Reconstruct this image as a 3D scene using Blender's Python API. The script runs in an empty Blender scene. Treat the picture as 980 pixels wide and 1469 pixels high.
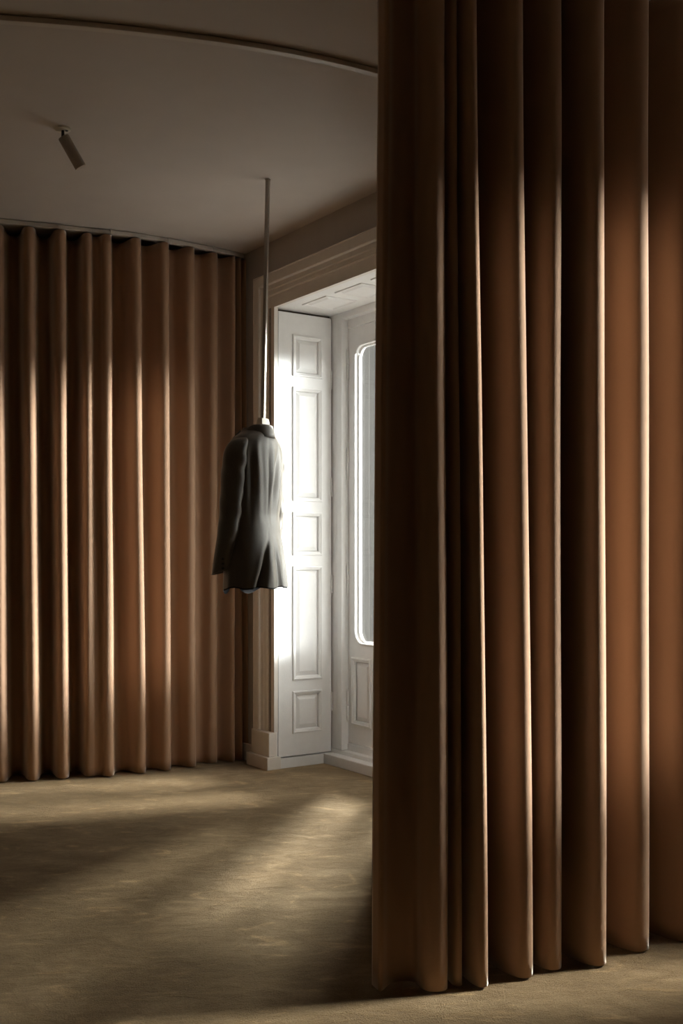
import bpy, bmesh, math, random
from mathutils import Vector, Matrix, noise
random.seed(7)
SC = bpy.context.scene
COL = SC.collection
PI = math.pi

# ------------------------------------------------------------------ frames
# Camera stands at the world origin (floor level) looking along +Y.
# The window wall runs at an angle: A along it (towards the camera), N out of the room.
C0 = Vector((-0.383, 6.148, 0.0))
A = Vector((0.5606, -0.828, 0.0)); N = Vector((0.828, 0.5606, 0.0)); Z = Vector((0, 0, 1))
H = 3.02            # ceiling height
EYE = 1.205
F = 1551.0          # focal length in pixels of the 980 px wide frame

def W(s, r, z=0.0):
    return C0 + A * s + N * r + Z * z

# ------------------------------------------------------------------ materials
def mat(name, build):
    m = bpy.data.materials.new(name); m.use_nodes = True
    nt = m.node_tree; nt.nodes.clear()
    out = nt.nodes.new('ShaderNodeOutputMaterial')
    sh = build(nt)
    nt.links.new(sh.outputs[0], out.inputs[0])
    return m

def bsdf(nt, col, rough=0.6, metal=0.0, sheen=0.0, sheen_col=(1, 1, 1), sheen_rough=0.4, spec=0.5):
    b = nt.nodes.new('ShaderNodeBsdfPrincipled')
    b.inputs['Base Color'].default_value = (*col, 1)
    b.inputs['Roughness'].default_value = rough
    b.inputs['Metallic'].default_value = metal
    b.inputs['Specular IOR Level'].default_value = spec
    if sheen:
        b.inputs['Sheen Weight'].default_value = sheen
        b.inputs['Sheen Roughness'].default_value = sheen_rough
        b.inputs['Sheen Tint'].default_value = (*sheen_col, 1)
    return b

def noise_node(nt, scale, detail=3, rough=0.5, vec=None, distort=0.0, stretch=None):
    tc = nt.nodes.new('ShaderNodeTexCoord')
    n = nt.nodes.new('ShaderNodeTexNoise')
    n.inputs['Scale'].default_value = scale
    n.inputs['Detail'].default_value = detail
    n.inputs['Roughness'].default_value = rough
    n.inputs['Distortion'].default_value = distort
    src = tc.outputs['Object']
    if stretch:
        mp = nt.nodes.new('ShaderNodeMapping')
        mp.inputs['Scale'].default_value = stretch[0]
        mp.inputs['Rotation'].default_value = (0, 0, stretch[1])
        nt.links.new(src, mp.inputs[0]); src = mp.outputs[0]
    nt.links.new(src, n.inputs['Vector'])
    return n

def ramp(nt, src, stops):
    r = nt.nodes.new('ShaderNodeValToRGB')
    e = r.color_ramp.elements
    e[0].position, e[0].color = stops[0][0], (*stops[0][1], 1)
    e[1].position, e[1].color = stops[-1][0], (*stops[-1][1], 1)
    for p, c in stops[1:-1]:
        x = e.new(p); x.color = (*c, 1)
    nt.links.new(src, r.inputs[0])
    return r

def bump(nt, src, b, strength, dist, prev=None):
    n = nt.nodes.new('ShaderNodeBump')
    n.inputs['Strength'].default_value = strength
    n.inputs['Distance'].default_value = dist
    nt.links.new(src, n.inputs['Height'])
    if prev: nt.links.new(prev.outputs[0], n.inputs['Normal'])
    nt.links.new(n.outputs[0], b.inputs['Normal'])
    return n

def m_paint(col, rough, var=0.05, bstr=0.08, sc=18):
    def f(nt):
        b = bsdf(nt, col, rough)
        n = noise_node(nt, sc, 4)
        lo = tuple(c * (1 - var) for c in col); hi = tuple(min(1, c * (1 + var)) for c in col)
        r = ramp(nt, n.outputs[0], [(0.3, lo), (0.7, hi)])
        nt.links.new(r.outputs[0], b.inputs['Base Color'])
        n2 = noise_node(nt, sc * 9, 3)
        bump(nt, n2.outputs[0], b, bstr, 0.004)
        return b
    return f

def m_curtain(nt):
    b = bsdf(nt, (0.44, 0.27, 0.165), 0.95, sheen=1.0, sheen_col=(1.0, 0.90, 0.78), sheen_rough=0.32, spec=0.12)
    n = noise_node(nt, 420, 2)
    r = ramp(nt, n.outputs[0], [(0.25, (0.395, 0.24, 0.15)), (0.75, (0.415, 0.255, 0.162))])
    nt.links.new(r.outputs[0], b.inputs['Base Color'])
    return b

def m_carpet(nt):
    b = bsdf(nt, (0.34, 0.27, 0.19), 1.0, sheen=0.25, sheen_col=(1.0, 0.9, 0.75), sheen_rough=0.5, spec=0.05)
    n1 = noise_node(nt, 2.2, 7, 0.62, distort=0.9, stretch=((0.8, 1.35, 1), 0.25))
    n2 = noise_node(nt, 9.0, 6, 0.65, distort=1.4, stretch=((0.7, 1.4, 1), -0.1))
    mx = nt.nodes.new('ShaderNodeMix'); mx.data_type = 'FLOAT'
    mx.inputs[0].default_value = 0.42
    nt.links.new(n1.outputs[0], mx.inputs[2]); nt.links.new(n2.outputs[0], mx.inputs[3])
    r = ramp(nt, mx.outputs[0], [(0.36, (0.25, 0.168, 0.084)), (0.5, (0.345, 0.236, 0.122)), (0.63, (0.48, 0.345, 0.195))])
    n3 = noise_node(nt, 230, 3, 0.7)
    r3 = ramp(nt, n3.outputs[0], [(0.2, (0.62, 0.61, 0.60)), (0.8, (1.3, 1.3, 1.3))])
    mul = nt.nodes.new('ShaderNodeMix'); mul.data_type = 'RGBA'; mul.blend_type = 'MULTIPLY'
    mul.inputs[0].default_value = 1.0
    n4 = noise_node(nt, 5.5, 4, 0.6, distort=2.2, stretch=((0.7, 1.5, 1), 0.5))     # brushed nap and foot marks
    r4 = ramp(nt, n4.outputs[0], [(0.50, (0.90, 0.90, 0.90)), (0.60, (1.0, 1.0, 1.0)), (0.68, (1.38, 1.36, 1.33))])
    mul4 = nt.nodes.new('ShaderNodeMix'); mul4.data_type = 'RGBA'; mul4.blend_type = 'MULTIPLY'; mul4.inputs[0].default_value = 1.0
    nt.links.new(r.outputs[0], mul4.inputs[6]); nt.links.new(r4.outputs[0], mul4.inputs[7])
    nt.links.new(mul4.outputs[2], mul.inputs[6]); nt.links.new(r3.outputs[0], mul.inputs[7])
    nt.links.new(mul.outputs[2], b.inputs['Base Color'])
    p = bump(nt, mx.outputs[0], b, 0.55, 0.05)
    bump(nt, n3.outputs[0], b, 0.75, 0.016, p)
    return b

def m_wool(nt):
    b = bsdf(nt, (0.075, 0.066, 0.056), 0.52, sheen=0.5, sheen_col=(0.95, 0.86, 0.72), sheen_rough=0.35, spec=0.55)
    n = noise_node(nt, 420, 2, stretch=((1, 1, 0.25), 0))
    r = ramp(nt, n.outputs[0], [(0.25, (0.07, 0.061, 0.051)), (0.75, (0.10, 0.087, 0.072))])
    nt.links.new(r.outputs[0], b.inputs['Base Color'])
    bump(nt, n.outputs[0], b, 0.12, 0.001)
    return b

def m_glass(nt):
    fr = nt.nodes.new('ShaderNodeFresnel')
    ge = nt.nodes.new('ShaderNodeNewGeometry'); io = nt.nodes.new('ShaderNodeMapRange')   # same index from both sides of the thin pane
    io.inputs['To Min'].default_value = 1.42; io.inputs['To Max'].default_value = 1 / 1.42
    nt.links.new(ge.outputs['Backfacing'], io.inputs['Value']); nt.links.new(io.outputs[0], fr.inputs[0])
    tr = nt.nodes.new('ShaderNodeBsdfTransparent'); tr.inputs[0].default_value = (0.96, 0.98, 0.965, 1)
    gl = nt.nodes.new('ShaderNodeBsdfGlossy'); gl.inputs['Roughness'].default_value = 0.015
    mx = nt.nodes.new('ShaderNodeMixShader')
    nt.links.new(fr.outputs[0], mx.inputs[0]); nt.links.new(tr.outputs[0], mx.inputs[1]); nt.links.new(gl.outputs[0], mx.inputs[2])
    return mx

M = {
    'ceiling': mat('ceiling_paint', m_paint((0.58, 0.52, 0.475), 0.85, 0.02, 0.05, 6)),
    'wall': mat('wall_paint', m_paint((0.46, 0.41, 0.36), 0.85, 0.03, 0.05, 8)),
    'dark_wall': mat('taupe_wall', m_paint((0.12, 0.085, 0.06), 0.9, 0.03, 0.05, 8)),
    'white': mat('white_gloss_paint', m_paint((0.81, 0.795, 0.78), 0.42, 0.02, 0.10, 22)),
    'trim': mat('trim_paint', m_paint((0.76, 0.705, 0.64), 0.5, 0.03, 0.08, 22)),
    'curtain': mat('curtain_cloth', m_curtain),
    'carpet': mat('carpet_pile', m_carpet),
    'wool': mat('jacket_wool', m_wool),
    'lining': mat('jacket_lining', lambda nt: bsdf(nt, (0.014, 0.014, 0.017), 0.7, spec=0.1)),
    'button': mat('button_horn', lambda nt: bsdf(nt, (0.02, 0.018, 0.016), 0.3)),
    'steel': mat('brushed_steel', lambda nt: bsdf(nt, (0.50, 0.46, 0.41), 0.42, 0.55)),
    'cream': mat('cream_lacquer', m_paint((0.72, 0.66, 0.56), 0.5, 0.02, 0.02, 30)),
    'lamp': mat('spot_enamel', m_paint((0.42, 0.36, 0.30), 0.5, 0.02, 0.02, 30)),
    'black': mat('black_metal', lambda nt: bsdf(nt, (0.012, 0.011, 0.010), 0.4)),
    'rail': mat('rail_enamel', m_paint((0.62, 0.57, 0.51), 0.45, 0.02, 0.02, 30)),
    'glass': mat('window_glass', m_glass),
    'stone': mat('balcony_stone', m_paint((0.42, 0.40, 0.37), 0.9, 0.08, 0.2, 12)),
    'view_block': mat('blocker_near_black', m_paint((0.014, 0.012, 0.010), 0.95, 0.1, 0.2, 12)),  # near black so the view through the door glass stays dark
    'gap_shade': mat('painted_gap_shade', lambda nt: bsdf(nt, (0.10, 0.07, 0.05), 0.9)),  # dark colour paints in the shade of the cracks round the shutter
}

# ------------------------------------------------------------------ mesh helpers
class MB:
    def __init__(self): self.v = []; self.f = []
    def add(self, vs, fs):
        o = len(self.v); self.v += [Vector(p) for p in vs]; self.f += [tuple(o + i for i in q) for q in fs]
    def box(self, mp, a0, a1, b0, b1, c0, c1):
        p = [mp(a, b, c) for c in (c0, c1) for b in (b0, b1) for a in (a0, a1)]
        self.add(p, [(0, 2, 3, 1), (4, 5, 7, 6), (0, 1, 5, 4), (2, 6, 7, 3), (0, 4, 6, 2), (1, 3, 7, 5)])
    def frustum(self, mp, a0, a1, b0, b1, h0, h1, inset):
        p = [mp(a0, b0, h0), mp(a1, b0, h0), mp(a1, b1, h0), mp(a0, b1, h0)]
        i = inset
        p += [mp(a0 + i, b0 + i, h1), mp(a1 - i, b0 + i, h1), mp(a1 - i, b1 - i, h1), mp(a0 + i, b1 - i, h1)]
        self.add(p, [(3, 2, 1, 0), (4, 5, 6, 7), (0, 1, 5, 4), (1, 2, 6, 5), (2, 3, 7, 6), (3, 0, 4, 7)])
    def ring(self, mp, a0, a1, b0, b1, prof):
        # mitred rectangular moulding; prof = [(inset, height)...]
        n = len(prof); p = []
        for d, h in prof:
            p += [mp(a0 + d, b0 + d, h), mp(a1 - d, b0 + d, h), mp(a1 - d, b1 - d, h), mp(a0 + d, b1 - d, h)]
        fs = []
        for k in range(n - 1):
            for c in range(4):
                fs.append((k * 4 + c, k * 4 + (c + 1) % 4, (k + 1) * 4 + (c + 1) % 4, (k + 1) * 4 + c))
        self.add(p, fs)
    def tube(self, pts, rad, seg=10, cap=True, closed=False):
        pts = [Vector(p) for p in pts]; n = len(pts)
        rads = rad if isinstance(rad, (list, tuple)) else [rad] * n
        vs = []; 
        for i, p in enumerate(pts):
            if closed: t = pts[(i + 1) % n] - pts[i - 1]
            else: t = pts[min(i + 1, n - 1)] - pts[max(i - 1, 0)]
            t.normalize()
            up = Vector((0, 0, 1)) if abs(t.z) < 0.9 else Vector((1, 0, 0))
            x = t.cross(up).normalized(); y = x.cross(t).normalized()
            for k in range(seg):
                a = 2 * PI * k / seg
                vs.append(p + (x * math.cos(a) + y * math.sin(a)) * rads[i])
        fs = []
        for i in range(n if closed else n - 1):
            j = (i + 1) % n
            for k in range(seg):
                fs.append((i * seg + k, i * seg + (k + 1) % seg, j * seg + (k + 1) % seg, j * seg + k))
        if cap and not closed:
            fs.append(tuple(reversed(range(seg)))); fs.append(tuple((n - 1) * seg + k for k in range(seg)))
        self.add(vs, fs)
    def sweep_rect(self, pts, w, z0, z1):
        # horizontal rail of rectangular section along a floor polyline
        vs = []; n = len(pts)
        for i, p in enumerate(pts):
            a = Vector(pts[max(i - 1, 0)]); b = Vector(pts[min(i + 1, n - 1)])
            t = (b - a).normalized(); q = Vector((t.y, -t.x)) * (w / 2)
            for s, z in ((1, z0), (1, z1), (-1, z1), (-1, z0)):
                vs.append((p[0] + q.x * s, p[1] + q.y * s, z))
        fs = []
        for i in range(n - 1):
            for k in range(4):
                fs.append((i * 4 + k, i * 4 + (k + 1) % 4, (i + 1) * 4 + (k + 1) % 4, (i + 1) * 4 + k))
        fs += [(3, 2, 1, 0), tuple((n - 1) * 4 + k for k in range(4))]
        self.add(vs, fs)
    def build(self, name, material, parent=None, smooth=False, bevel=0.0, origin=None, seg=2):
        org = Vector(origin) if origin is not None else None
        if org is None:
            xs = [p.x for p in self.v]; ys = [p.y for p in self.v]; zs = [p.z for p in self.v]
            org = Vector(((min(xs) + max(xs)) / 2, (min(ys) + max(ys)) / 2, min(zs)))
        me = bpy.data.meshes.new(name)
        me.from_pydata([tuple(p - org) for p in self.v], [], self.f)
        bm = bmesh.new(); bm.from_mesh(me)
        bmesh.ops.recalc_face_normals(bm, faces=bm.faces)
        bm.to_mesh(me); bm.free()
        me.materials.append(M[material])
        if smooth:
            for p in me.polygons: p.use_smooth = True
        o = bpy.data.objects.new(name, me); COL.objects.link(o)
        o.location = org
        if parent is not None:
            o.parent = parent; o.location = org - world_loc(parent)
        if bevel:
            b = o.modifiers.new('Bevel', 'BEVEL'); b.width = bevel; b.segments = seg
            b.limit_method = 'ANGLE'; b.angle_limit = math.radians(35); b.harden_normals = False
        return o

def world_loc(o):
    l = Vector(o.location)
    while o.parent is not None:
        o = o.parent; l += Vector(o.location)
    return l

def tag(o, label, cat, group=None, kind=None):
    o['label'] = label; o['category'] = cat
    if group: o['group'] = group
    if kind: o['kind'] = kind
    return o

def structure(o, label=None):
    o['kind'] = 'structure'
    if label: o['label'] = label
    return o

def empty(name, loc):
    o = bpy.data.objects.new(name, None); COL.objects.link(o); o.location = loc
    o.empty_display_size = 0.05
    return o

ident = lambda x, y, z: Vector((x, y, z))

# ------------------------------------------------------------------ room shell
WALL_R = 0.02      # plaster plane of the window wall
OUT_R = 0.54       # outer face
OPEN_W = 1.2
HEAD = 2.63
SS, RR = (-0.82, 8.2), (-5.6,)
WINS = [0.0, 3.24]

b = MB(); b.box(W, SS[0] - 0.2, SS[1] + 0.2, RR[0] - 0.2, OUT_R, -0.12, 0.0)
structure(b.build('floor', 'carpet'), 'taupe cut pile carpet with brushed nap marks')
b = MB(); b.box(W, SS[0] - 0.2, SS[1] + 0.2, RR[0] - 0.2, OUT_R, H, H + 0.15)
structure(b.build('ceiling', 'ceiling'), 'plain matte off white ceiling')
b = MB(); edges = [SS[0] - 0.2]
for s0 in WINS: edges += [s0 - 0.04, s0 + OPEN_W + 0.04]
edges.append(SS[1] + 0.2)
for k in range(0, len(edges), 2): b.box(W, edges[k], edges[k + 1], WALL_R, OUT_R, 0, H)
for s0 in WINS: b.box(W, s0 - 0.04, s0 + OPEN_W + 0.04, WALL_R, OUT_R, HEAD + 0.05, H)
structure(b.build('wall_right', 'wall'), 'grey beige plaster wall above the balcony door')
b = MB(); b.box(W, SS[0] - 0.2, SS[0], RR[0], WALL_R, 0, H); structure(b.build('wall_far', 'dark_wall'))
b = MB(); b.box(W, SS[1], SS[1] + 0.2, RR[0], WALL_R, 0, H); structure(b.build('wall_back', 'dark_wall'))
b = MB(); b.box(W, SS[0] - 0.2, SS[1] + 0.2, RR[0] - 0.2, RR[0], 0, H); structure(b.build('wall_left', 'dark_wall'))

# ------------------------------------------------------------------ windows
def arc_loop(a0, a1, b0, b1, rad, k=8):
    pts = []
    for cx, cy, st in ((a1 - rad, b1 - rad, 0), (a0 + rad, b1 - rad, PI / 2), (a0 + rad, b0 + rad, PI), (a1 - rad, b0 + rad, 3 * PI / 2)):
        for i in range(k + 1):
            t = st + (PI / 2) * i / k
            pts.append((cx + rad * math.cos(t), cy + rad * math.sin(t)))
    return pts

def casing(s0, n):
    d0 = [(0.0, 0.025), (0.0, 0.0), (0.066, 0.0), (0.069, -0.005), (0.074, -0.008), (0.078, -0.006), (0.080, -0.006),
          (0.098, -0.007), (0.104, -0.012), (0.108, -0.012), (0.128, -0.014), (0.131, -0.022), (0.136, -0.026), (0.186, -0.026),
          (0.190, -0.030), (0.195, -0.026), (0.195, WALL_R)]
    m = MB(); p = []
    for d, r in d0:
        p += [W(s0 - d, r, 0.21), W(s0 - d, r, HEAD + d), W(s0 + OPEN_W + d, r, HEAD + d), W(s0 + OPEN_W + d, r, 0.21)]
    fs = []
    for k in range(len(d0) - 1):
        for c in range(3):
            fs.append((k * 4 + c, k * 4 + c + 1, (k + 1) * 4 + c + 1, (k + 1) * 4 + c))
    m.add(p, fs)
    o = m.build('trim_%d' % n, 'trim')
    structure(o, 'moulded off white door casing with stepped head')
    for sgn in (0, 1):
        mp = (lambda a, r, z: W(s0 - a, r, z)) if sgn == 0 else (lambda a, r, z: W(s0 + OPEN_W + a, r, z))
        q = MB(); q.box(mp, -0.0, 0.205, -0.034, WALL_R, 0.072, 0.21)
        q.box(mp, -0.012, 0.232, -0.052, WALL_R + 0.02, 0.0, 0.072)
        q.build('plinth_block', 'trim', o, bevel=0.004)
    return o

def panel_set(mp, a0, a1, b0, b1, frame_o, parent, material, deep=-0.012, raised=True):
    # bolection moulding + raised field, heights measured from the frame face
    m = MB()
    m.ring(mp, a0, a1, b0, b1, [(0.0, 0.0), (0.002, 0.007), (0.009, 0.008), (0.013, 0.004), (0.019, 0.002), (0.024, -0.003), (0.026, deep)])
    m.frustum(mp, a0 + 0.026, a1 - 0.026, b0 + 0.026, b1 - 0.026, deep - 0.002, deep + 0.009, 0.024)
    m.box(mp, a0 - 0.006, a1 + 0.006, b0 - 0.006, b1 + 0.006, deep - 0.012, deep - 0.002)
    return m.build('panel', material, parent)

def slab_with_holes(m, mp, a0, a1, b0, b1, holes, h0, h1):
    # holes = vertical stack [(ha0, ha1, hb0, hb1)] sorted by b
    ha0, ha1 = holes[0][0], holes[0][1]
    m.box(mp, a0, ha0, b0, b1, h0, h1); m.box(mp, ha1, a1, b0, b1, h0, h1)
    prev = b0
    for h in sorted(holes, key=lambda q: q[2]):
        m.box(mp, ha0, ha1, prev, h[2], h0, h1); prev = h[3]
    m.box(mp, ha0, ha1, prev, b1, h0, h1)

SH_PANELS = [(0.192, 0.436), (0.498, 1.157), (1.217, 1.470), (1.530, 2.190), (2.250, 2.490)]
def shutter(s0, side):
    mp = (lambda r, z, h: W(s0 + h, r, z)) if side == 'l' else (lambda r, z, h: W(s0 + OPEN_W - h, r, z))
    root = empty('window_shutter', mp(0.21, 0.066, -0.02))
    m = MB(); hs = [(0.122, 0.325, p, q) for p, q in SH_PANELS]
    slab_with_holes(m, mp, 0.028, 0.389, 0.066, 2.612, hs, -0.03, 0.0)
    m.build('frame', 'white', root)
    for p, q in SH_PANELS: panel_set(mp, 0.122, 0.325, p, q, None, root, 'white')
    for z in (0.36, 1.05, 1.62, 2.25):
        q = MB(); q.tube([mp(0.391, z - 0.055, 0.002), mp(0.391, z + 0.055, 0.002)], 0.005, 8)
        q.tube([mp(0.391, z - 0.004, 0.002), mp(0.391, z + 0.004, 0.002)], 0.0062, 8)
        q.build('hinge', 'white', root)
    q = MB(); q.box(mp, 0.036, 0.048, 1.30, 1.37, 0, 0.004); q.box(mp, 0.038, 0.045, 1.322, 1.348, 0.004, 0.012)
    q.build('latch', 'cream', root, bevel=0.001)
    return root

def door(s0, n):
    mpw = lambda s, z, h: W(s0 + s, 0.398 - h, z)
    # fixed frame
    m = MB()
    for sg in (0, 1):
        f = (lambda s, z, h, sg=sg: W(s0 + (s if sg == 0 else OPEN_W - s), 0.398 - h, z))
        m.box(f, -0.035, 0.046, 0.085, HEAD + 0.02, -0.13, 0.0)
        m.box(f, 0.050, 0.100, 0.085, HEAD - 0.03, -0.13, 0.003)
        m.box(f, 0.046, 0.050, 0.085, HEAD - 0.03, -0.13, -0.006)
        m.box(f, 0.100, 0.1125, 0.085, HEAD - 0.05, -0.13, -0.045)
    m.box(mpw, 0.046, OPEN_W - 0.046, HEAD - 0.038, HEAD + 0.02, -0.13, 0.0)
    m.box(mpw, 0.100, OPEN_W - 0.100, 2.541, HEAD - 0.036, -0.13, -0.040)
    root = m.build('door_%d' % n, 'white', bevel=0.003)
    structure(root, 'white painted glazed balcony door in a deep recess')
    # threshold steps
    q = MB(); q.box(W, s0 + 0.0, s0 + OPEN_W, 0.334, 0.42, 0.0, 0.060)
    q.box(W, s0 - 0.03, s0 + OPEN_W + 0.03, 0.395, 0.53, 0.0, 0.083)
    q.box(W, s0 + 0.10, s0 + OPEN_W - 0.10, 0.436, 0.53, 0.06, 0.122)
    q.box(W, s0 + 0.10, s0 + OPEN_W - 0.10, 0.492, 0.53, 0.12, 0.16)
    q.build('threshold', 'white', root, bevel=0.005)
    leaf_w = (OPEN_W - 0.226) / 2 - 0.002
    for sg in (0, 1):
        base = 0.113
        f = (lambda s, z, h, sg=sg: W(s0 + (base + s if sg == 0 else OPEN_W - base - s), 0.440 - h, z))
        z0, z1 = 0.129, 2.536
        a0, a1, g0, g1 = 0.064, leaf_w - 0.064, 0.712, 2.424
        loop = arc_loop(a0, a1, g0, g1, 0.075, 8); k = 9; nl = len(loop)
        m = MB()
        corners = [(leaf_w, z1), (0, z1), (0, 0.69), (leaf_w, 0.69)]
        for h, flip in ((0.0, 0), (-0.045, 1)):
            vs = [f(x, z, h) for x, z in loop] + [f(x, z, h) for x, z in corners]
            fs = []
            for c in range(4):
                for i in range(k - 1): fs.append((c * k + i, c * k + i + 1, nl + c))
                fs.append((c * k + k - 1, ((c + 1) * k) % nl, nl + (c + 1) % 4, nl + c))
            m.add(vs, fs)
        # inner rim of the glazed opening and the outer edge
        vs = [f(x, z, 0.0) for x, z in loop] + [f(x, z, -0.045) for x, z in loop]
        m.add(vs, [(i, (i + 1) % nl, nl + (i + 1) % nl, nl + i) for i in range(nl)])
        oc = [f(x, z, h) for h in (0.0, -0.045) for x, z in corners]
        m.add(oc, [(0, 1, 5, 4), (1, 2, 6, 5), (3, 0, 4, 7)])
        hs = [(0.026, 0.219, 0.236, 0.628)]
        slab_with_holes(m, f, 0.0, leaf_w / 2, z0, 0.69, hs, -0.045, 0.0)
        hs = [(leaf_w - 0.219, leaf_w - 0.026, 0.236, 0.628)]
        slab_with_holes(m, f, leaf_w / 2, leaf_w, z0, 0.69, hs, -0.045, 0.0)
        leaf = m.build('door_leaf', 'white', root)
        for x0 in (0.026, leaf_w - 0.219):
            panel_set(f, x0, x0 + 0.193, 0.236, 0.628, None, leaf, 'white', deep=-0.016)
        q = MB(); q.tube([f(x, z, 0.002) for x, z in arc_loop(a0 - 0.004, a1 + 0.004, g0 - 0.004, g1 + 0.004, 0.079, 8)], 0.007, 8, closed=True)
        q.build('glazing_bead', 'white', leaf, smooth=True)
        q = MB(); q.tube([f(x, z, -0.022) for x, z in arc_loop(a0 + 0.006, a1 - 0.006, g0 + 0.006, g1 - 0.006, 0.07, 8)], 0.007, 6, closed=True)
        q.build('putty_line', 'white', leaf, smooth=True)
        q = MB(); q.box(f, a0 - 0.001, a1 + 0.001, g0 - 0.001, g1 + 0.001, -0.030, -0.026)
        q.build('glass_pane', 'glass', leaf)
        for z in (0.345, 1.075, 1.755, 2.33):
            q = MB(); q.tube([f(-0.006, z - 0.085, 0.006), f(-0.006, z - 0.004, 0.006)], 0.0075, 10)
            q.tube([f(-0.006, z + 0.002, 0.006), f(-0.006, z + 0.085, 0.006)], 0.0075, 10)
            q.tube([f(-0.006, z + 0.085, 0.006), f(-0.006, z + 0.10, 0.006)], [0.005, 0.002], 8)
            q.tube([f(-0.006, z - 0.10, 0.006), f(-0.006, z - 0.085, 0.006)], [0.002, 0.005], 8)
            q.build('hinge', 'white', leaf)
        if n == 2 and sg == 1:
            q = MB(); q.box(f, -0.10, leaf_w + 0.03, 0.60, 2.50, -0.075, -0.055)
            q.build('pane_blocker', 'white', root)  # added unseen board, cuts the light through this pane
        if sg == 0:
            q = MB(); q.tube([f(leaf_w - 0.03, 1.15, 0.0), f(leaf_w - 0.03, 1.15, 0.05)], 0.007, 8)
            q.tube([f(leaf_w - 0.03, 1.15, 0.05), f(leaf_w - 0.03, 1.05, 0.05)], 0.008, 8)
            q.build('handle', 'steel', leaf)
    return root

def recess(s0, n):
    # soffit board with sunk panels, reveal backs, skirting under the shutters
    m = MB(); m.box(W, s0 - 0.04, s0 + OPEN_W + 0.04, 0.0245, 0.40, HEAD, HEAD + 0.05)
    root = m.build('trim_%d' % n, 'white'); structure(root, 'white panelled soffit over the balcony door')
    fs = lambda s, r, h: W(s0 + s, r, HEAD - h)
    for a0, a1 in ((0.145, 0.395), (0.475, 0.725), (0.805, 1.055)):
        q = MB(); q.ring(fs, a0, a1, 0.095, 0.310, [(0, 0), (0.002, 0.006), (0.010, 0.007), (0.016, 0.002), (0.022, 0.0)])
        q.frustum(fs, a0 + 0.024, a1 - 0.024, 0.119, 0.286, 0.0, 0.008, 0.014)
        q.build('panel', 'white', root)
    for sg in (0, 1):
        mp = (lambda r, z, h: W(s0 + h, r, z)) if sg == 0 else (lambda r, z, h: W(s0 + OPEN_W - h, r, z))
        q = MB(); q.box(mp, 0.0, 0.40, 0.0, 0.058, -0.05, 0.004)
        q.box(mp, 0.001, 0.0245, 0.058, HEAD, -0.05, -0.001)
        q.build('reveal_skirting', 'white', root, bevel=0.002)
        q = MB(); q.box(mp, 0.0, 0.40, 0.058, HEAD + 0.002, -0.06, -0.034); q.build('reveal_board', 'gap_shade', root)

casing(WINS[0], 1); recess(WINS[0], 2); door(WINS[0], 1)
casing(WINS[1], 3); recess(WINS[1], 4); door(WINS[1], 2)
tag(shutter(WINS[0], 'l'), 'tall white panelled shutter folded back against the left door reveal, beside the hanging jacket', 'shutter')
rsh = shutter(WINS[0], 'r'); rsh.name = 'trim_7'; structure(rsh)   # right shutter, unseen from the camera, kept as structure
b = MB(); b.box(W, -1.2, 8.6, OUT_R + 0.005, OUT_R + 0.75, -0.25, -0.02)
structure(b.build('trim_5', 'stone'), 'stone balcony floor outside the doors')

b = MB()   # added dark mass, shaped as a house wing, to darken the door glass
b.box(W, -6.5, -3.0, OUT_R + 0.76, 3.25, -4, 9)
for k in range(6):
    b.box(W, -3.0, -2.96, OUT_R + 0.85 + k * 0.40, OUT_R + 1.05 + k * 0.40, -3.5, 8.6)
structure(b.build('trim_6', 'view_block', bevel=0.01))
# skirting along the window wall between the corner and the casing
b = MB(); b.box(W, SS[0], -0.235, -0.0, WALL_R, 0, 0.10); structure(b.build('baseboard_far', 'trim', bevel=0.003))
b = MB(); b.box(W, OPEN_W + 0.235, WINS[1] - 0.235, -0.0, WALL_R, 0, 0.10); structure(b.build('baseboard_right', 'trim', bevel=0.003))

# ------------------------------------------------------------------ curtains
def hermite(p0, p1, m0, m1, t):
    t2, t3 = t * t, t * t * t
    return p0 * (2 * t3 - 3 * t2 + 1) + m0 * (t3 - 2 * t2 + t) + p1 * (-2 * t3 + 3 * t2) + m1 * (t3 - t2)

def curtain_path(rid, depths, mk, seg=14):
    """rid: ridge points (x, y); depths[i]: valley depth between ridge i and i+1; mk[i]: roundness of ridge i"""
    P = [Vector(p) for p in rid]; n = len(P); T = []
    for i in range(n):
        a = P[max(i - 2, 0)]; c = P[min(i + 2, n - 1)]
        T.append((c - a).normalized())
    ctrl = []
    for i in range(n):
        ctrl.append((P[i], T[i] * mk[i]))
        if i < n - 1:
            t = (T[i] + T[i + 1]).normalized(); nn = Vector((t.y, -t.x))
            d = (P[i + 1] - P[i]).length
            ctrl.append(((P[i] + P[i + 1]) / 2 - nn * depths[i], t * d * 1.1))
    out = []
    for i in range(len(ctrl) - 1):
        (p0, m0), (p1, m1) = ctrl[i], ctrl[i + 1]
        for k in range(seg): out.append(hermite(p0, p1, m0, m1, k / seg))
    out.append(ctrl[-1][0])
    return out

def offset_path(path, d):
    out = []
    for i, p in enumerate(path):
        t = (path[min(i + 1, len(path) - 1)] - path[max(i - 1, 0)]).normalized()
        out.append(p + Vector((t.y, -t.x)) * d)
    return out

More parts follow.
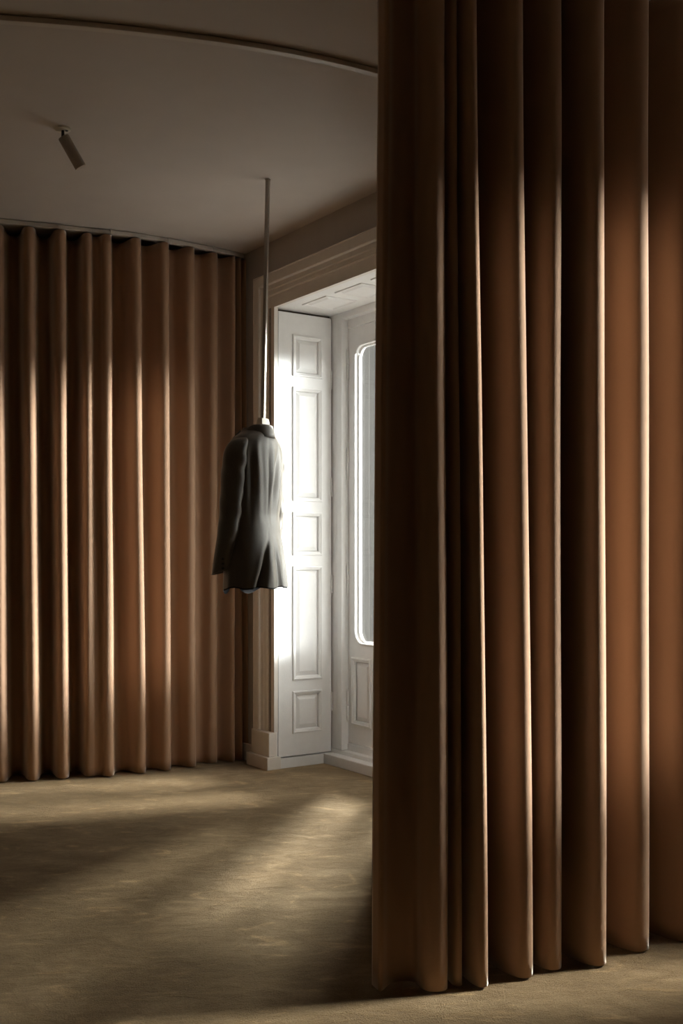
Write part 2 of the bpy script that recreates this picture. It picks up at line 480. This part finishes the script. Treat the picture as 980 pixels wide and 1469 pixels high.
def sheet(name, tops, bots, zt, zb, zspan, nv, material, parent, off=0.0, thick=0.003, sway=0.004, seed=0.0):
    zT, zB = zspan
    if off: tops, bots = offset_path(tops, off), offset_path(bots, off)
    nu = len(tops); m = MB(); vs = []
    for j in range(nv + 1):
        z = zb + (zt - zb) * j / nv
        k = (z - zB) / (zT - zB); k = k * k * (3 - 2 * k) * 0.6 + k * 0.4
        for i in range(nu):
            p = bots[i].lerp(tops[i], k)
            w = noise.noise(Vector((i * 0.035 + seed, z * 0.9, seed))) * sway * min(1, (zT - z) * 2 + .1)
            w2 = noise.noise(Vector((i * 0.05 + seed + 9, z * 1.3, seed))) * sway * 0.8
            vs.append((p.x + w, p.y + w2, z))
    fs = [(j * nu + i, j * nu + i + 1, (j + 1) * nu + i + 1, (j + 1) * nu + i) for j in range(nv) for i in range(nu - 1)]
    m.add(vs, fs)
    o = m.build(name, material, parent, smooth=True)
    s = o.modifiers.new('Solidify', 'SOLIDIFY'); s.thickness = thick; s.offset = 0
    return o

def curtain(rt, rb, dt, db, mt, mbt, ztop, label, seed, start=None, group='floor length curtains'):
    pt = curtain_path(rt, dt, mt); pb = curtain_path(rb, db, mbt)
    if start:
        pt = [Vector(start[0]).lerp(pt[0], k / 5) for k in range(5)] + pt
        pb = [Vector(start[1]).lerp(pb[0], k / 5) for k in range(5)] + pb
    root = empty('curtain', (pb[len(pb) // 2].x, pb[len(pb) // 2].y, 0.0))
    zs = (ztop, 0.006)
    sheet('cloth_panel', pt, pb, ztop, 0.008, zs, 60, 'curtain', root, seed=seed)
    sheet('hem', pt, pb, 0.115, 0.006, zs, 6, 'curtain', root, off=-0.0026, thick=0.002, seed=seed)
    sheet('heading_tape', pt, pb, ztop, ztop - 0.075, zs, 4, 'curtain', root, off=-0.0022, thick=0.002, seed=seed)
    return tag(root, label, 'curtain', group)

def fl(x, D): return ((x - 490) / F * D, D)

# far curtain: ridge pixel columns and distances
fr_b = [(-3.05, 5.62), (-2.86, 5.62), (-2.68, 5.63), (-2.50, 5.64), (-2.33, 5.66), (-2.16, 5.69), (-1.98, 5.72)] + \
       [fl(2, 5.77), fl(48, 5.81), fl(91, 5.86), fl(128, 5.92), fl(158, 5.93), fl(204, 6.01), fl(241, 6.09), fl(277, 6.19), fl(308, 6.31), fl(335, 6.34), fl(347, 6.40), fl(356, 6.44)]
fr_t = [(-3.05, 5.62), (-2.86, 5.62), (-2.68, 5.63), (-2.50, 5.64), (-2.33, 5.66), (-2.16, 5.69), (-1.98, 5.72)] + \
       [fl(-4, 5.77), fl(42, 5.81), fl(87, 5.86), fl(126, 5.92), fl(155, 5.95), fl(197, 6.02), fl(238, 6.10), fl(275, 6.20), fl(309, 6.31), fl(336, 6.38), fl(345, 6.42), fl(353, 6.46)]
nf = len(fr_b)
df = [0.18] * 7 + [0.21, 0.21, 0.20, 0.07, 0.15, 0.13, 0.12, 0.11, 0.10, 0.08, 0.06]
dfb = [0.18] * 7 + [0.20, 0.20, 0.20, 0.022, 0.12, 0.11, 0.11, 0.09, 0.09, 0.07, 0.06]
mf = [0.17] * 7 + [0.17, 0.17, 0.17, 0.11, 0.13, 0.15, 0.15, 0.15, 0.13, 0.08, 0.05, 0.04]
curtain(fr_t, fr_b, df, dfb, mf, mf, H - 0.035, 'long tan pleated curtain hanging along the far side of the room, behind the jacket', 3.1)

# near curtain
rb = [(0.104, 2.985), (0.268, 2.985), (0.331, 3.020), (0.399, 3.015), (0.529, 3.080), (0.626, 3.142), (0.765, 3.175), (0.923, 3.292), (1.085, 3.385), (1.20, 3.43)]
rt = [(0.122, 2.985), (0.258, 2.985), (0.313, 3.020), (0.365, 3.015), (0.500, 3.080), (0.626, 3.142), (0.758, 3.175), (0.921, 3.292), (1.085, 3.385), (1.20, 3.43)]
dn = [0.075, 0.12, 0.13, 0.19, 0.17, 0.19, 0.17, 0.15, 0.12]
mn = [0.05, 0.21, 0.09, 0.13, 0.20, 0.19, 0.21, 0.22, 0.20, 0.14]
curtain(rt, rb, dn, dn, mn, mn, H - 0.035, 'heavy brown pleated curtain in the foreground filling the right side, ending beside the doorway', 8.7,
        start=((0.103, 3.035), (0.086, 3.035)))

# ceiling tracks
def smooth_path(pts, n=10):
    P = [Vector(p) for p in pts]; out = []
    for i in range(len(P) - 1):
        a = P[max(i - 1, 0)]; b2 = P[i]; c = P[i + 1]; d = P[min(i + 2, len(P) - 1)]
        for k in range(n):
            out.append(hermite(b2, c, (c - a) / 2, (d - b2) / 2, k / n))
    out.append(P[-1]); return [(p.x, p.y) for p in out]

def track(pts, label, brackets, z1=H, hgt=0.022, wid=0.03):
    path = smooth_path(pts)
    mid = path[len(path) // 2]
    root = empty('curtain_track', (mid[0], mid[1], z1))
    m = MB(); m.sweep_rect(path, wid, z1 - hgt, z1 - 0.004)
    m.sweep_rect(path, wid * 0.55, z1 - 0.004, z1)
    m.build('rail', 'rail', root, bevel=0.002)
    for q in brackets:
        i = min(range(len(path)), key=lambda j: (path[j][0] - q[0]) ** 2 + (path[j][1] - q[1]) ** 2)
        p = path[i]; t = (Vector(path[min(i + 1, len(path) - 1)]) - Vector(path[max(i - 1, 0)])).normalized(); nn = Vector((t.y, -t.x))
        f = lambda a, b_, c: Vector((p[0] + t.x * a + nn.x * b_, p[1] + t.y * a + nn.y * b_, c))
        m = MB(); m.box(f, -0.012, 0.012, -wid * 0.62, wid * 0.62, z1 - 0.010, z1); m.box(f, -0.008, 0.008, wid * 0.5, wid * 0.66, z1 - hgt - 0.002, z1 - 0.004)
        m.build('bracket', 'rail', root, bevel=0.0015)
    return tag(root, label, 'curtain rail', 'curved ceiling curtain rails')

track([(-2.9, 3.56), (-2.2, 3.545), (-1.65, 3.56), (-1.143, 3.62), (-0.6925, 3.704), (-0.223, 3.846), (0.151, 4.033), (0.45, 4.26), (0.60, 4.42)],
      'bare curved curtain rail crossing the ceiling above and in front of the spotlight', [])
ft = [Vector(p) for p in fr_t]
mid_t = []
for i in range(0, nf):
    a = ft[max(i - 1, 0)]; c = ft[min(i + 1, nf - 1)]; t = (c - a).normalized()
    mid_t.append(ft[i] - Vector((t.y, -t.x)) * 0.030)
track([tuple(p) for p in mid_t[::2]] + [tuple(mid_t[-1])] if (nf - 1) % 2 else [tuple(p) for p in mid_t[::2]],
      'thin curtain rail along the ceiling over the far tan curtain',
      [fl(86, 5.83), fl(160, 5.97), fl(238, 6.14), fl(303, 6.33)], hgt=0.026)
rtk = track([(0.05, 3.02), (0.25, 3.04), (0.45, 3.10), (0.70, 3.22), (1.0, 3.40), (1.22, 3.50)],
      'curtain rail over the foreground brown curtain, above the picture edge', [])
rtk.name = 'trim_8'; rtk['kind'] = 'structure'  # rail of the near curtain, unseen above the frame
for key in ('category', 'group'): del rtk[key]

# ------------------------------------------------------------------ spotlight
sx, sy = fl(89.5, 1.815 * F / 616)
root = empty('ceiling_spotlight', (sx, sy, H))
tag(root, 'small cylindrical spotlight on the ceiling at upper left, tilted down to the right', 'spotlight')
m = MB(); m.tube([(sx, sy, H - 0.008), (sx, sy, H)], [0.034, 0.036], 32)
m.tube([(sx, sy, H - 0.010), (sx, sy, H - 0.008)], [0.028, 0.034], 32)
m.build('ceiling_plate', 'cream', root)
m = MB(); m.tube([(sx + 0.018, sy, H - 0.0125), (sx + 0.018, sy, H - 0.010)], 0.006, 12); m.build('screw', 'black', root)
m = MB(); m.tube([(sx + 0.002, sy, H - 0.052), (sx + 0.002, sy, H - 0.009)], 0.0065, 12)
m.tube([(sx - 0.008, sy, H - 0.047), (sx + 0.012, sy, H - 0.047)], 0.0075, 12)
m.build('swivel_arm', 'black', root)
ax = Vector((0.475, 0.22, -0.85)).normalized()
top = Vector((sx + 0.004, sy, H - 0.036)) 
m = MB(); m.tube([top, top + ax * 0.003, top + ax * 0.137, top + ax * 0.140, top + ax * 0.140, top + ax * 0.125], [0.0225, 0.0245, 0.0245, 0.0235, 0.019, 0.017], 32)
m.build('lamp_body', 'lamp', root, smooth=False, bevel=0.0008)
m = MB(); m.tube([top + ax * 0.126, top + ax * 0.128], 0.018, 24); m.build('lens', 'black', root)

# ------------------------------------------------------------------ hanging rod with hanger
TH = math.radians(65)
U = Vector((math.cos(TH), math.sin(TH), 0)); B = Vector((math.sin(TH), -math.cos(TH), 0))
D0 = 1.815 * F / 543
rt_ = Vector(((384.3 - 490) / F * D0, D0, H)); rbm = Vector(((377.5 - 490) / F * D0, D0, 1.865))
root = empty('hanging_rod', rt_)
tag(root, 'slender square metal rod dropping from the ceiling to a pale hanger that holds the jacket', 'clothes rod')
m = MB(); hw = 0.0085
vs = []
for p in (rbm, rt_):
    for a, c in ((-1, -1), (1, -1), (1, 1), (-1, 1)): vs.append(p + U * a * hw + B * c * hw)
m.add(vs, [(3, 2, 1, 0), (4, 5, 6, 7), (0, 1, 5, 4), (1, 2, 6, 5), (2, 3, 7, 6), (3, 0, 4, 7)])
m.build('rod', 'steel', root, bevel=0.0008)
m = MB(); jl = lambda u, bb, z: Vector((rbm.x, rbm.y, 0)) + U * u + B * bb + Z * z
m.box(lambda a, c, z: rt_ + U * a + B * c + Z * z, -0.0105, 0.0105, -0.0105, 0.0105, -0.006, 0.0)
m.build('ceiling_fixing', 'steel', root, bevel=0.001)
m = MB()
vs = [jl(-0.033, -0.013, 1.872), jl(0.033, -0.013, 1.872), jl(0.033, 0.013, 1.872), jl(-0.033, 0.013, 1.872),
      jl(-0.046, -0.02, 1.815), jl(0.046, -0.02, 1.815), jl(0.046, 0.02, 1.815), jl(-0.046, 0.02, 1.815)]
m.add(vs, [(0, 1, 2, 3), (7, 6, 5, 4), (0, 4, 5, 1), (1, 5, 6, 2), (2, 6, 7, 3), (3, 7, 4, 0)])
for sg in (-1, 1):
    pts = [jl(sg * (0.03 + 0.13 * k / 6), -0.01 - 0.035 * (k / 6) ** 2, 1.812 - 0.045 * k / 6 - 0.02 * (k / 6) ** 2) for k in range(7)]
    m.tube(pts, [0.012 + 0.004 * k / 6 for k in range(7)], 10)
m.build('hanger', 'cream', root, bevel=0.002)

# ------------------------------------------------------------------ jacket
def lerp_tab(tab, z):
    if z >= tab[0][0]: return tab[0][1:]
    for a, c in zip(tab, tab[1:]):
        if a[0] >= z >= c[0]:
            t = (a[0] - z) / (a[0] - c[0]); t = t * t * (3 - 2 * t) * 0.35 + t * 0.65
            return tuple(x + (y - x) * t for x, y in zip(a[1:], c[1:]))
    return tab[-1][1:]

#        z     U-half B-half centre-b exponent
BODY = [(1.826, 0.068, 0.064, -0.036, 2.0), (1.808, 0.084, 0.072, -0.036, 2.0), (1.795, 0.112, 0.076, -0.036, 2.0), (1.778, 0.148, 0.080, -0.036, 2.1),
        (1.755, 0.176, 0.088, -0.040, 2.2), (1.725, 0.188, 0.096, -0.046, 2.3), (1.68, 0.188, 0.100, -0.052, 2.8), (1.60, 0.182, 0.104, -0.056, 3.1),
        (1.50, 0.174, 0.104, -0.060, 3.2), (1.41, 0.166, 0.100, -0.062, 3.0), (1.33, 0.170, 0.103, -0.058, 2.8), (1.24, 0.184, 0.110, -0.050, 2.6),
        (1.15, 0.196, 0.117, -0.044, 2.4), (1.06, 0.206, 0.124, -0.042, 2.2)]

def gs(x, w): return math.exp(-(x / w) ** 2)
def wrap(a): return (a + PI) % (2 * PI) - PI

def body_pt(phi, z, inset=0.0):
    u, bb, bc, ex = lerp_tab(BODY, z)
    c, s = math.cos(phi), math.sin(phi)
    k = (abs(c) ** ex + abs(s) ** ex) ** (-1 / ex)
    rad = 1.0
    d = 0.0
    pd = math.degrees(wrap(phi))
    sk = max(0.0, min(1.0, (1.34 - z) / 0.28))          # skirt
    ub = max(0.0, min(1.0, (1.76 - z) / 0.10)) * max(0.0, min(1.0, (z - 1.36) / 0.18))   # upper back
    # centre seam, with the vent opening below the waist
    seam = -8 - 30 * sk
    d -= 0.004 * gs(pd - seam, 3.0) * (0.3 + ub + sk)
    if z < 1.29:
        t = min(1.0, (1.29 - z) / 0.20)
        d -= 0.045 * t * gs(pd - (seam - 1), 3.5 + 2.5 * t)
        d += 0.006 * t * gs(pd - (seam + 14), 8)
        d += 0.008 * t * gs(pd - (seam - 13), 5)
    # drape folds
    for p0, wd, am, dr in ((-34, 5, 0.008, 4), (-24, 5, -0.005, 6), (14, 6, -0.010, -14), (3, 5, 0.006, -6), (28, 6, 0.006, -10), (40, 6, -0.008, -4), (52, 6, 0.007, 0), (-48, 6, -0.012, 0)):
        d += am * ub * gs(pd - p0 - dr * (1.62 - z) * 4, wd)
    for p0, wd, am in ((-14, 6, 0.004), (4, 6, -0.010), (14, 5, 0.006), (26, 6, -0.011), (38, 6, 0.009), (50, 6, -0.011), (63, 7, 0.008), (-62, 8, 0.006), (-80, 9, -0.008), (-100, 9, 0.006)):
        d += am * sk * gs(pd - p0 - 10 * (1.2 - z), wd)
    d += 0.0022 * noise.noise(Vector((phi * 3.1, z * 9, 2.2)))
    d -= inset
    # front hem dips
    return jl((u * k * rad + d) * s, bc + (bb * k * rad + d) * c, z)

def hem_z(phi):
    pd = abs(math.degrees(wrap(phi)))
    dip = -0.030 * gs(pd - 150, 22) + 0.03 * gs(pd - 180, 12)
    lift = 0.004 * math.sin(phi * 7)
    return 1.066 + dip + lift

root = empty('jacket', jl(0, -0.02, 1.04))
tag(root, 'dark charcoal tailored jacket hanging in mid air, its back turned to the doorway light', 'jacket')
NP, NZ = 180, 90
def body_mesh(name, material, inset, z_top, hem_lift=0.0):
    vs = []
    for j in range(NZ + 1):
        for i in range(NP):
            phi = 2 * PI * i / NP
            hz = hem_z(phi) + hem_lift
            z = z_top + (hz - z_top) * j / NZ
            vs.append(body_pt(phi, z, inset))
    fs = [(j * NP + i, j * NP + (i + 1) % NP, (j + 1) * NP + (i + 1) % NP, (j + 1) * NP + i) for j in range(NZ) for i in range(NP)]
    m = MB(); m.add(vs, fs)
    return m.build(name, material, root, smooth=True)
body_mesh('body', 'wool', 0.0, 1.826)
body_mesh('lining', 'lining', 0.0035, 1.80, -0.006)

def sleeve(sg):
    # centre line (u, b, z) and radii across / fore-and-aft
    if sg < 0:
        cl = [(-0.140, -0.030, 1.770), (-0.168, -0.034, 1.748), (-0.186, -0.040, 1.71), (-0.194, -0.046, 1.65), (-0.198, -0.052, 1.56), (-0.200, -0.060, 1.46), (-0.200, -0.072, 1.36), (-0.196, -0.096, 1.25), (-0.190, -0.124, 1.135)]
    else:
        cl = [(0.140, -0.030, 1.770), (0.166, -0.034, 1.748), (0.180, -0.040, 1.71), (0.188, -0.046, 1.65), (0.194, -0.050, 1.56), (0.198, -0.052, 1.46), (0.198, -0.056, 1.36), (0.194, -0.068, 1.25), (0.186, -0.084, 1.135)]
    ra = [0.012, 0.034, 0.046, 0.050, 0.049, 0.046, 0.043, 0.040, 0.037]
    rf = [0.024, 0.044, 0.054, 0.058, 0.057, 0.054, 0.050, 0.046, 0.042]
    n = 64; seg = 40; vs = []
    K = len(cl) - 1
    for j in range(n + 1):
        x = j / n * K; i = min(int(x), K - 1); t = x - i
        g = lambda arr: hermite(arr[i], arr[i + 1], (arr[i + 1] - arr[max(i - 1, 0)]) / 2, (arr[min(i + 2, K)] - arr[i]) / 2, t)
        u, bb, z = (g([c[q] for c in cl]) for q in range(3)); a = g(ra); f = g(rf)
        for k in range(seg):
            an = 2 * PI * k / seg
            w = 1.0
            d = 0.0
            deg = math.degrees(an)
            y = 1.76 - z
            # slanting wrinkles down the sleeve, stronger at armhole and elbow
            e = gs(y - 0.12, 0.07) + 0.9 * gs(y - 0.32, 0.10) + 0.25
            d += 0.0018 * e * math.sin(2 * an + y * 78 + sg) * (0.5 + 0.5 * math.cos(an - 0.4))
            d += 0.0014 * e * math.sin(an * 3 - y * 53)
            d += 0.0035 * gs(deg - 60 + y * 60, 9) - 0.004 * gs(deg - 38 + y * 40, 8)
            vs.append(jl(u + (a + d) * math.sin(an), bb + (f + d) * math.cos(an), z + (0.012 * math.cos(an) if j == n else 0)))
    fs = [(j * seg + k, j * seg + (k + 1) % seg, (j + 1) * seg + (k + 1) % seg, (j + 1) * seg + k) for j in range(n) for k in range(seg)]
    fs.append(tuple(range(seg)))
    m = MB(); m.add(vs, fs)
    # turned-in cuff
    base = [vs[n * seg + k] for k in range(seg)]
    cen = sum((Vector(v) for v in base), Vector()) / seg
    inn = [Vector(v).lerp(cen, 0.10) for v in base]; deep = [p + Z * 0.05 for p in inn]
    m.add(base + inn + deep, [(q * seg + k, q * seg + (k + 1) % seg, (q + 1) * seg + (k + 1) % seg, (q + 1) * seg + k) for q in range(2) for k in range(seg)])
    o = m.build('sleeve', 'wool', root, smooth=True)
    for q in range(3):
        zc = 1.155 + q * 0.022; uu, bq = cl[-1][0], cl[-1][1] + 0.008
        p = jl(uu + sg * 0.036, bq + 0.030, zc)
        m = MB(); m.tube([p, p + U * sg * 0.004], [0.007, 0.006], 12); m.build('button', 'button', o)
    return o
sleeve(-1); sleeve(1)

# collar: stand rising round the neck and a fall folded over it
def collar():
    prof = [(0.000, 1.800), (0.000, 1.826), (0.003, 1.833), (0.008, 1.835), (0.013, 1.831), (0.018, 1.818), (0.024, 1.798), (0.028, 1.782), (0.026, 1.781), (0.015, 1.800)]
    n = 60; vs = []
    for i in range(n + 1):
        phi = -2.35 + 4.7 * i / n
        fr = max(0.0, (abs(phi) - 1.2) / 1.15)
        for d, z in prof:
            w = 1 + fr * 0.55 if z < 1.815 else 1.0
            uu = (0.066 + d * w) * math.sin(phi); bq = -0.036 + (0.064 + d * w) * math.cos(phi)
            zz = z - 0.05 * fr * fr - 0.010 * fr + 0.005 * math.cos(phi) * (1 if z > 1.81 else -0.6)
            vs.append(jl(uu, bq, zz))
    k = len(prof)
    fs = [(i * k + q, i * k + q + 1, (i + 1) * k + q + 1, (i + 1) * k + q) for i in range(n) for q in range(k - 1)]
    m = MB(); m.add(vs, fs)
    m.build('collar', 'wool', root, smooth=True)
    for sg in (-1, 1):
        m = MB()
        L = [(sg * 0.052, 1.815), (sg * 0.095, 1.775), (sg * 0.105, 1.70), (sg * 0.080, 1.64), (sg * 0.012, 1.46), (sg * 0.02, 1.60)]
        vs = []
        for off in (0.006, 0.011):
            for u, z in L:
                uh, bh, bc, ex = lerp_tab(BODY, z)
                vs.append(jl(u, bc - bh * (max(0.05, 1 - abs(u / uh) ** ex)) ** (1 / ex) - off, z))
        q = len(L)
        m.add(vs, [tuple(range(q)), tuple(range(q, 2 * q))] + [(i, (i + 1) % q, q + (i + 1) % q, q + i) for i in range(q)])
        m.build('lapel', 'wool', root)
    for z in (1.44, 1.33):
        p = body_pt(PI, z); m = MB(); m.tube([p, p - B * 0.005], [0.011, 0.010], 16); m.build('button', 'button', root)
collar()

# ------------------------------------------------------------------ light
def sun(name, az, el, ang, strength, col):
    # az measured from the outward normal of the window wall, positive towards the camera side
    l = bpy.data.lights.new(name, 'SUN'); l.energy = strength; l.angle = math.radians(ang); l.color = col
    o = bpy.data.objects.new(name, l); COL.objects.link(o)
    a, e = math.radians(az), math.radians(el)
    d = (N * math.cos(a) + A * math.sin(a)) * math.cos(e) + Z * math.sin(e)
    o.rotation_euler = d.to_track_quat('Z', 'Y').to_euler()
    o.location = W(2, 6, 6)
    return o
# added sun lamps standing in for street daylight off house fronts and for sky glare
sun('front_fill', 10, 9, 12, 6.0, (1.0, 0.97, 0.92))  # added to brighten the jacket back
sun('front_glare_near', 17, 9, 12, 10, (1.0, 0.97, 0.92))
sun('right_glare', 24, 9, 12, 6.5, (0.95, 0.97, 1.0))
sun('right_glare_wide', 31, 10, 14, 9, (0.95, 0.97, 1.0))
sun('right_glare_far', 43, 10, 13, 1.7, (0.96, 0.98, 1.0))
sun('side_fill', 62, 12, 28, 1.6, (0.99, 0.99, 1.0))  # added to light the shutter evenly
sun('floor_fill', 18, 37, 10, 6.5, (1.0, 0.94, 0.86))  # added to brighten the carpet by the near curtain
sun('right_sky', 37, 36, 20, 0.4, (1.0, 0.97, 0.93))
sun('left_glare', -46, 26, 8, 4.0, (1.0, 0.95, 0.86))
sun('left_sky', -46, 44, 12, 18, (0.97, 0.98, 1.0))
sun('mid_glare', -31, 26, 8, 4.0, (1.0, 0.94, 0.84))

w = bpy.data.worlds.new('sky'); SC.world = w; w.use_nodes = True
nt = w.node_tree; bg = nt.nodes['Background']
tc = nt.nodes.new('ShaderNodeTexCoord'); sp = nt.nodes.new('ShaderNodeSeparateXYZ')
nt.links.new(tc.outputs['Generated'], sp.inputs[0])
mr = nt.nodes.new('ShaderNodeMapRange'); mr.inputs['From Min'].default_value = -1; mr.inputs['From Max'].default_value = 1
nt.links.new(sp.outputs['Z'], mr.inputs['Value'])
# pale street below, dark house fronts around the horizon, bright sky above
rp = ramp(nt, mr.outputs[0], [(0.0, (0.30, 0.29, 0.275)), (0.485, (0.30, 0.29, 0.275)), (0.50, (0.05, 0.047, 0.042)), (0.655, (0.06, 0.057, 0.052)), (0.70, (1.0, 0.98, 0.95)), (1.0, (1.0, 0.99, 0.98))])
nt.links.new(rp.outputs[0], bg.inputs[0]); bg.inputs[1].default_value = 6.0

# ------------------------------------------------------------------ camera
cam = bpy.data.cameras.new('camera'); co = bpy.data.objects.new('camera', cam); COL.objects.link(co)
co.location = (0, 0, EYE); co.rotation_euler = (PI / 2, 0, 0)
cam.sensor_fit = 'HORIZONTAL'; cam.sensor_width = 36; cam.lens = 36 * F / 980
cam.shift_y = 65.5 / 980
cam.clip_start = 0.05
SC.camera = co

SC.view_settings.view_transform = 'Standard'; SC.view_settings.look = 'None'
SC.view_settings.gamma = 1; SC.view_settings.exposure = 0.0; SC.view_settings.use_curve_mapping = False
try:
    SC.cycles.max_bounces = 14; SC.cycles.diffuse_bounces = 8; SC.cycles.transparent_max_bounces = 16
    SC.cycles.caustics_reflective = False; SC.cycles.caustics_refractive = False
except Exception: pass
